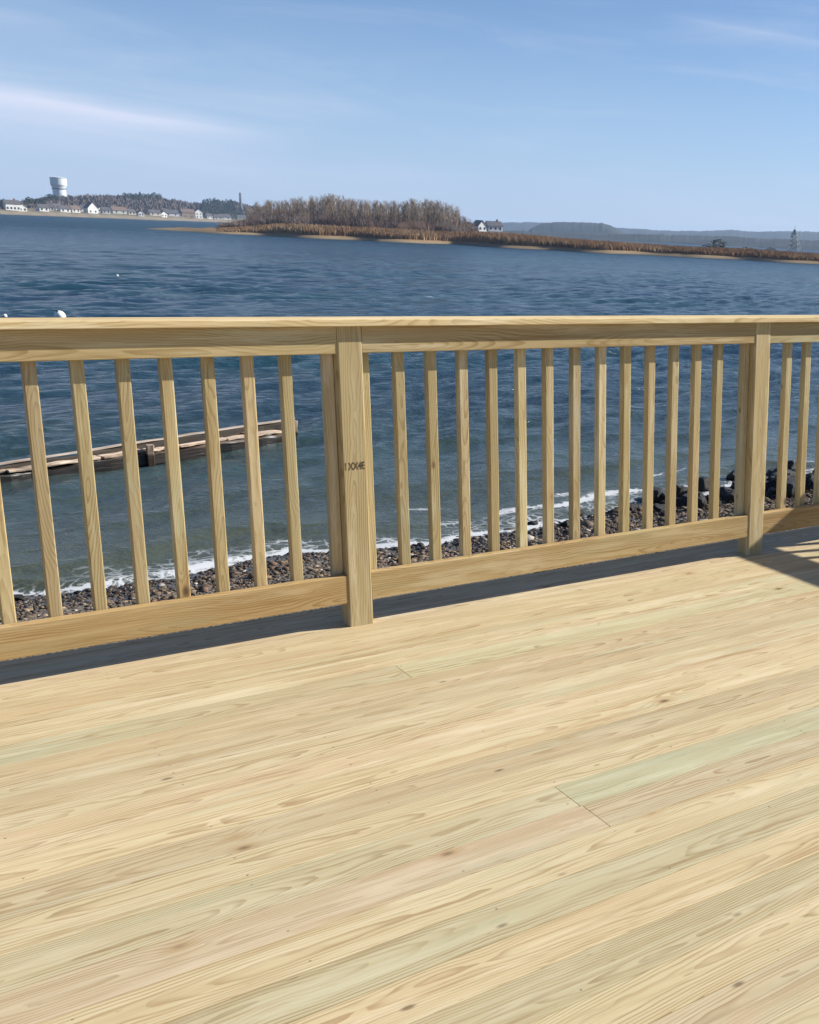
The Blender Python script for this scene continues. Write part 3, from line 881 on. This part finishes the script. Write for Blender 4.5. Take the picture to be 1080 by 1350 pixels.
def far_wood():
    g = np.random.default_rng(77); V, Fc = [], []
    for i in range(2600):
        px = g.uniform(-100, 425); s = g.uniform(118, 345)
        x, y, z = on_far(px, s); h = g.uniform(2.5, 5.0)
        for k in range(7):
            a = g.uniform(0, 6.28); w = g.uniform(.6, 1.9)
            c = np.array((x+g.normal(0, 1.3), y+g.normal(0, 1.3), z-.3)); n = len(V)
            V += [c+(w*math.cos(a), w*math.sin(a), 0), c-(w*math.cos(a), w*math.sin(a), 0), c+(g.normal(0, .5), g.normal(0, .5), h*g.uniform(.6, 1))]
            Fc.append((n, n+1, n+2))
    return mesh_np('wood', V, Fc, M_wood)
tag(obj('far_wood', far_wood()), 'purple brown leafless wood covering the low hill under the water tower', 'wood', kind='stuff')
# evergreens that stand out on the hill
def ever_mesh(seed, round_=False):
    g = random.Random(seed); V, Fc = [], []
    for i in range(230):
        f = g.random()**.8; a = g.uniform(0, 6.28)
        r_ = (1-f)*.42+.05 if not round_ else .5*math.sqrt(max(0, 1-(2*f-1)**2))
        r_ *= g.uniform(.5, 1.05); z = .12+f*.88
        c = np.array((math.cos(a)*r_, math.sin(a)*r_, z)); n = len(V)
        for k in range(3): V.append(c+np.array((g.uniform(-.12, .12), g.uniform(-.12, .12), g.uniform(-.09, .07))))
        Fc.append((n, n+1, n+2))
    return mesh_np('crown', V, Fc, M_ever)
TV, TF = [], []; stick(TV, TF, (0, 0, 0), (0, 0, .5), .05, .03); ev_trunk = mesh_np('trunk', TV, TF, M_bark)
ev_c = [ever_mesh(1), ever_mesh(2, True), ever_mesh(3, True)]
def evergreen(x, y, z, h, w, label, group, i):
    e = tag(empty('evergreen_tree', (x, y, z-.2)), label, 'tree', group); e.scale = (w, w, h)
    obj('trunk', ev_trunk, e); obj('crown', ev_c[i % 3], e, rot=(0, 0, i*1.3))
i = 0
for (a, b, n, s, ph, lab, grp) in [
    (-6, 8, 4, 90, 8, 'dark evergreen beside the big white house at the left frame edge', 'evergreens by the big white house'),
    (36, 62, 12, 150, 9, 'dark evergreen on the slope left of the water tower', 'evergreens left of the water tower'),
    (60, 76, 6, 250, 7, 'dark evergreen directly under the water tower', 'evergreens under the water tower'),
    (165, 214, 20, 310, 6, 'dark evergreen on the crest right of the hill summit', 'evergreens along the hill crest'),
    (268, 312, 20, 190, 12, 'dark evergreen in the clump beside the chimney', 'evergreens in the clump beside the chimney'),
    (258, 322, 14, 110, 9, 'dark evergreen behind the small white houses right of the hill', 'evergreens behind the small white houses')]:
    for k in range(n):
        px = a+(b-a)*(k+.5)/n+rt_.uniform(-1, 1); x, y, z = on_far(px, s+rt_.uniform(-12, 12))
        D = fl_D(px)+s
        evergreen(x, y, z, ph*1.05*rt_.uniform(.8, 1.15)*D/1100, 5.2*rt_.uniform(.8, 1.3), lab, grp, i); i += 1

# ------------------------------------------------------------------ houses
def house(x, y, z, w, d, h, rz, label, wall=(1, 1, 1), roof=None, gable_front=False, chim=False, rise=.42, name='house', wins=2):
    e = tag(empty(name, (x, y, z-.3), rz), label, 'house')
    rf = (d if not gable_front else w)*rise*.9
    bm = bmesh.new(); box_bm(bm, -w/2, w/2, -d/2, d/2, 0, h)
    if gable_front: P = [(-w/2, -d/2, h), (w/2, -d/2, h), (0, -d/2, h+rf), (-w/2, d/2, h), (w/2, d/2, h), (0, d/2, h+rf)]
    else: P = [(-w/2, -d/2, h), (-w/2, d/2, h), (-w/2, 0, h+rf), (w/2, -d/2, h), (w/2, d/2, h), (w/2, 0, h+rf)]
    v = [bm.verts.new(p) for p in P]; bm.faces.new(v[:3]); bm.faces.new(v[3:]);
    bmesh.ops.recalc_face_normals(bm, faces=bm.faces)
    obj('wall', bm_mesh('wall', bm, M_paint_white), e, color=wall)
    bm = bmesh.new(); o_ = .35; t = .22
    for s in (-1, 1):
        if gable_front: q = [(s*(w/2+o_), -d/2-o_, h-o_*rf/(w/2)), (s*(w/2+o_), d/2+o_, h-o_*rf/(w/2)), (0, d/2+o_, h+rf), (0, -d/2-o_, h+rf)]
        else: q = [(-w/2-o_, s*(d/2+o_), h-o_*rf/(d/2)), (w/2+o_, s*(d/2+o_), h-o_*rf/(d/2)), (w/2+o_, 0, h+rf), (-w/2-o_, 0, h+rf)]
        A = [bm.verts.new((a, b, c+.04)) for a, b, c in q]; B = [bm.verts.new((a, b, c+.04+t)) for a, b, c in q]
        bm.faces.new(A); bm.faces.new(B)
        for k in range(4): bm.faces.new((A[k], A[(k+1) % 4], B[(k+1) % 4], B[k]))
    bmesh.ops.recalc_face_normals(bm, faces=bm.faces)
    ro = obj('roof', bm_mesh('roof', bm, roof or M_roof), e)
    if chim:
        bm = bmesh.new(); box_bm(bm, -.45, .45, -.45, .45, 0, 1.8); obj('chimney', bm_mesh('chimney', bm, M_brick), ro, (w*.25 if not gable_front else 0, 0, h+rf-.6))
    rows = max(1, int(h/2.7))
    for r_ in range(rows):
        for k in range(wins):
            bm = bmesh.new(); box_bm(bm, -.5, .5, -.04, .04, -.65, .65)
            obj('window', bm_mesh('window', bm, M_pane), e, (-w/2+w*(k+.5)/wins, -d/2-.03, 1.5+2.7*r_))
    return e
def far_house(px, s, wpx, hpx, label, face=0.0, **kw):
    x, y, z = on_far(px, s); D = fl_D(px)+s; u_ = D/F
    b = ray(px, hor(px)); az = math.atan2(-b[0], b[1])      # facade looks back over the water
    w = wpx*u_*1.12; h = max(2.6, hpx*u_*.78)
    return house(x, y, z, w, max(5.5, w*.7), h, az+face, label, **kw)
far_house(15, 70, 15, 11, 'large white two storey house nearest the left frame edge', .35, chim=True, wins=4)
far_house(28, 66, 9, 8, 'white gabled wing standing just right of the large white house', .3, gable_front=True)
far_house(56, 75, 10, 6, 'small white cottage below the dark evergreens left of the tower', .4)
far_house(66, 95, 7, 5, 'tiny pale house directly below the water tower', .2, wall=(.85, .85, .88))
far_house(84, 82, 11, 6, 'long white house right of the water tower foot', .45, chim=True)
far_house(98, 80, 9, 5, 'low white house with brown roof beside the long white house', .5, roof=M_roof_brown, wall=(.95, .9, .85))
far_house(120, 80, 12, 9, 'bright white steep gabled house alone right of the tower', .55, gable_front=True, rise=.6)
far_house(139, 85, 8, 5, 'grey white cottage right of the steep gabled house', .3, wall=(.72, .74, .78))
far_house(156, 95, 15, 5, 'long pale grey house on the slope under the hill crest', .35, wall=(.75, .80, .78), roof=M_roof_brown)
far_house(185, 70, 6, 6, 'narrow white house low on the shore below the evergreen crest', .3, gable_front=True)
far_house(203, 90, 12, 5, 'wide pale tan house right of the narrow white one', .4, wall=(.8, .72, .66))
far_house(225, 115, 15, 4, 'long white roofed house high on the slope', .3, wall=(.9, .9, .95))
far_house(247, 80, 14, 9, 'brown shingled house left of the tall white house', .3, wall=(.42, .32, .26), roof=M_roof_brown)
far_house(261, 78, 8, 11, 'tall bright white house right of the brown house', .4, gable_front=True)
far_house(275, 85, 6, 5, 'small bright white house between dark trees', .5)
far_house(287, 74, 9, 4, 'low pale house near the shore under the evergreen clump', .3, wall=(.8, .75, .75))
far_house(296, 84, 12, 3.5, 'long low white house in front of the evergreen clump', .3)
far_house(318, 85, 9, 5, 'pale green house below the chimney', .3, wall=(.7, .76, .68))
far_house(332, 190, 9, 6, 'white house on the rise right of the chimney above the thicket', .3, wall=(1.05, 1.05, 1.05))
far_house(75, 118, 8, 5, 'small cream house on the slope just under the water tower', .6, wall=(.95, .92, .82))
far_house(108, 105, 8, 5, 'grey roofed white house uphill between the low white house and the steep gable', .2)
far_house(131, 112, 6, 5, 'narrow white gabled house uphill right of the steep gabled house', .4, gable_front=True)
far_house(172, 88, 8, 5, 'small tan house between the long grey house and the narrow white one', .5, wall=(.75, .66, .55))
far_house(214, 78, 7, 6, 'small white gabled house low on the shore right of the tan house', .6, gable_front=True)
far_house(236, 100, 7, 5, 'pale grey house uphill left of the brown shingled house', .2, wall=(.7, .7, .72))
def right_house(px, D, pybase, wpx, h, label, face, **kw):
    p = pt(px, pybase, D); b = ray(px, hor(px)); az = math.atan2(-b[0], b[1]); u_ = D/F
    return house(p[0], p[1], p[2], wpx*u_, max(6, wpx*u_*.6), h, az+face, label, **kw)
right_house(617, 620, 303, 9, 2.8, 'small pinkish house half behind the right end of the thicket', .5, wall=(.75, .62, .6), gable_front=True)
right_house(632, 610, 304, 12, 2.9, 'white house with steep gable just right of the thicket', .6, gable_front=True, rise=.6)
right_house(651, 615, 304, 19, 2.8, 'long white house with dark roof at the right end of the house row', .35, chim=True, wins=3)

# land the right-hand houses stand on, beyond the spit
def mid_z(px, s, p=None):
    k_ = float(np.interp(px, [560, 600, 665, 700, 760], [1, 1, 1, .35, 0]))
    z = float(np.interp(s, [0, 4, 40, 120, 200], [SEA-.1, -1.6, 1.2, 1.6, SEA-.2]))
    return SEA-.3+(z-SEA+.3)*k_
pxs = np.arange(560, 772, 6.0)
def mid_D(px): return float(np.interp(px, [560, 700, 900, 1420], [560, 570, 620, 640]))
tag(obj('far_lowland', grid_land('far_lowland', pxs, [mid_D(p) for p in pxs], [0, 4, 20, 40, 80, 120, 200], mid_z, M_brush)), kind='structure')

# ------------------------------------------------------------------ water tower
def lathe(prof, n=32):
    bm = bmesh.new(); R_ = [[bm.verts.new((r_*math.cos(a*math.tau/n), r_*math.sin(a*math.tau/n), z)) for a in range(n)] for r_, z in prof]
    for i in range(len(prof)-1):
        for a in range(n): bm.faces.new((R_[i][a], R_[i][(a+1) % n], R_[i+1][(a+1) % n], R_[i+1][a]))
    bm.faces.new(R_[-1]); bm.faces.new(R_[0][::-1]); return bm
D = fl_D(78)+330; u_ = D/F; x, y, z = on_far(78, 300)
zt = pt(78, 233.5, D)[2]; zb = pt(78, 262, D)[2]-4; b_ = pt(78, 250, D)
tw = tag(empty('water_tower', (b_[0], b_[1], zb)), 'pale green white water tower with wide tank on a thick pedestal above the hill', 'water tower')
Ht = zt-zb; rb = 7.6*u_; rt2 = 9.4*u_
obj('pedestal', bm_mesh('pedestal', lathe([(rb, 0), (rb, Ht*.52), (rb*1.04, Ht*.55), (rb*1.04, Ht*.57), (rb, Ht*.60)]), M_tank), tw)
obj('tank', bm_mesh('tank', lathe([(rb*1.02, 0), (rt2*.99, Ht*.10), (rt2, Ht*.13), (rt2, Ht*.36), (rt2*.97, Ht*.38), (rt2*.5, Ht*.40), (.3, Ht*.41)]), M_tank), tw, (0, 0, Ht*.60))
obj('band', bm_mesh('band', lathe([(rb*1.02, 0), (rb*1.09, .2), (rb*1.09, 1.1), (rb*1.02, 1.3)]), M_steel), tw, (0, 0, Ht*.53))
obj('railing', bm_mesh('railing', lathe([(rt2*1.01, 0), (rt2*1.01, .5), (rt2*.99, .5)]), M_steel), tw, (0, 0, Ht*.955))
# chimney stack
D = fl_D(318)+180; b_ = pt(318, 276, D); zt = pt(318, 255, D)[2]; H = zt-b_[2]; u_ = D/F
ch = tag(empty('chimney_stack', (b_[0], b_[1], b_[2]-3)), 'slim dark industrial chimney rising above the trees left of the thicket', 'chimney')
obj('shaft', bm_mesh('shaft', lathe([(2.0*u_, 0), (1.3*u_, H+3)], 16), M_steel), ch)
obj('rim', bm_mesh('rim', lathe([(1.5*u_, 0), (1.5*u_, .7)], 16), M_steel), ch, (0, 0, H+3.05))

# ------------------------------------------------------------------ far ridges on the right
def ridge(name, D0, tops, x0, x1, step, depth, seed):
    xs_, ys_ = zip(*tops); V = []; cols = np.arange(x0, x1, step); sl = [0, depth*.25, depth*.6, depth, depth*1.6]
    n = smoothn(cols, seed, .11); jr = random.Random(seed)
    for i, px in enumerate(cols):
        b = ray(px, hor(px)).copy(); b[2] = 0
        zt = pt(px, float(np.interp(px, xs_, ys_))+.22*n[i]+jr.gauss(0, .28), D0+depth)[2]
        for j, s in enumerate(sl):
            p = EYE+b*(D0+s); z = (SEA-.2, SEA+(zt-SEA)*.38, SEA+(zt-SEA)*.8, zt, SEA)[j]
            V.append((p[0], p[1], z))
    k_ = len(sl); i = (np.arange(k_-1)[None, :] + k_*np.arange(len(cols)-1)[:, None]).ravel()
    me = mesh_np(name, V, np.stack([i, i+k_, i+k_+1, i+1], 1), M_hills, True)
    tag(obj(name, me), kind='structure')
ridge('distant_hills', 2900, [(480, 300), (600, 296), (640, 294), (680, 293), (700, 292.5), (740, 294), (800, 299), (860, 303), (900, 304.5), (940, 304), (960, 303), (1000, 305.5), (1040, 304.5), (1080, 306), (1200, 309), (1500, 320)], 460, 1500, 2, 500, 4)
ridge('wooded_island', 1900, [(694, 306), (702, 300), (715, 294.5), (740, 292.5), (770, 293), (795, 294.5), (806, 297.5), (816, 303), (826, 311)], 692, 830, 1.4, 160, 9)
ridge('wooded_shore', 1400, [(650, 303), (700, 305), (780, 307), (860, 309), (900, 310), (960, 311.5), (1000, 314), (1080, 317), (1300, 328), (1500, 336)], 630, 1500, 1.8, 120, 15)
# lone dark tree and shrubs at the far end of the spit
for (px, s, h, w, lab) in [(948, 62, 3.4, 4.6, 'dark rounded tree standing alone on the far end of the spit'),
                          (936, 60, 1.8, 5.6, 'low dark shrub left of the lone rounded tree on the spit'),
                          (985, 60, 1.5, 6.0, 'low olive shrub right of the lone rounded tree on the spit'),
                          (1016, 62, 1.6, 3.6, 'small dark shrub left of the lattice tower')]:
    x, y, z = on_spit(px, s); evergreen(x, y, z, h, w, lab, None, 1 if h > 3 else 2)
# lattice tower
def lattice():
    D = 420; p = pt(1047, 331, D); top = pt(1047, 297, D)[2]; H = top-p[2]; b = 2.1
    e = tag(empty('lattice_tower', (p[0], p[1], p[2]), .6), 'thin grey lattice tower standing at the far right beyond the spit', 'tower')
    zz = [0, H*.2, H*.38, H*.54, H*.68]
    def hw(z): return b*(1-z/(H*.95))+.22
    for sx, sy in ((1, 1), (1, -1), (-1, -1), (-1, 1)):
        V, Fc = [], []; stick(V, Fc, (sx*b, sy*b, -.5), (sx*hw(H*.68), sy*hw(H*.68), H*.68), .13, .10); obj('leg', mesh_np('leg', V, Fc, M_steel), e)
    for a, c in zip(zz[:-1], zz[1:]):
        V, Fc = [], []
        for (s1, s2) in (((1, 1), (1, -1)), ((1, -1), (-1, -1)), ((-1, -1), (-1, 1)), ((-1, 1), (1, 1))):
            A = (s1[0]*hw(a), s1[1]*hw(a), a); B = (s2[0]*hw(c), s2[1]*hw(c), c); C2 = (s2[0]*hw(a), s2[1]*hw(a), a); D2 = (s1[0]*hw(c), s1[1]*hw(c), c)
            stick(V, Fc, A, B, .07, .07); stick(V, Fc, C2, D2, .07, .07); stick(V, Fc, D2, B, .07, .07)
        obj('brace', mesh_np('brace', V, Fc, M_steel), e)
    bm = bmesh.new(); box_bm(bm, -1.0, 1.0, -1.0, 1.0, 0, .25); obj('platform', bm_mesh('platform', bm, M_steel), e, (0, 0, H*.68))
    bm = bmesh.new(); box_bm(bm, -.45, .45, -.45, .45, 0, H*.12); obj('lantern', bm_mesh('lantern', bm, M_steel), e, (0, 0, H*.71))
    V, Fc = [], []; stick(V, Fc, (0, 0, H*.82), (0, 0, H), .13, .08); obj('mast', mesh_np('mast', V, Fc, M_steel), e)
lattice()

# ------------------------------------------------------------------ air
def haze():
    bm = bmesh.new(); box_bm(bm, -1500, 4600, -60, 4600, SEA-1.2, 45)
    bmesh.ops.recalc_face_normals(bm, faces=bm.faces)
    m = bpy.data.materials.new('haze_air'); m.use_nodes = True; t = m.node_tree; t.nodes.clear()
    out = node(t, 'ShaderNodeOutputMaterial'); v = node(t, 'ShaderNodeVolumePrincipled')
    v.inputs['Color'].default_value = (.55, .74, 1.0, 1); v.inputs['Density'].default_value = .00013; v.inputs['Anisotropy'].default_value = .1
    t.links.new(v.outputs[0], out.inputs['Volume'])
    tag(obj('haze', bm_mesh('haze', bm, m)), kind='stuff')
if True: haze()
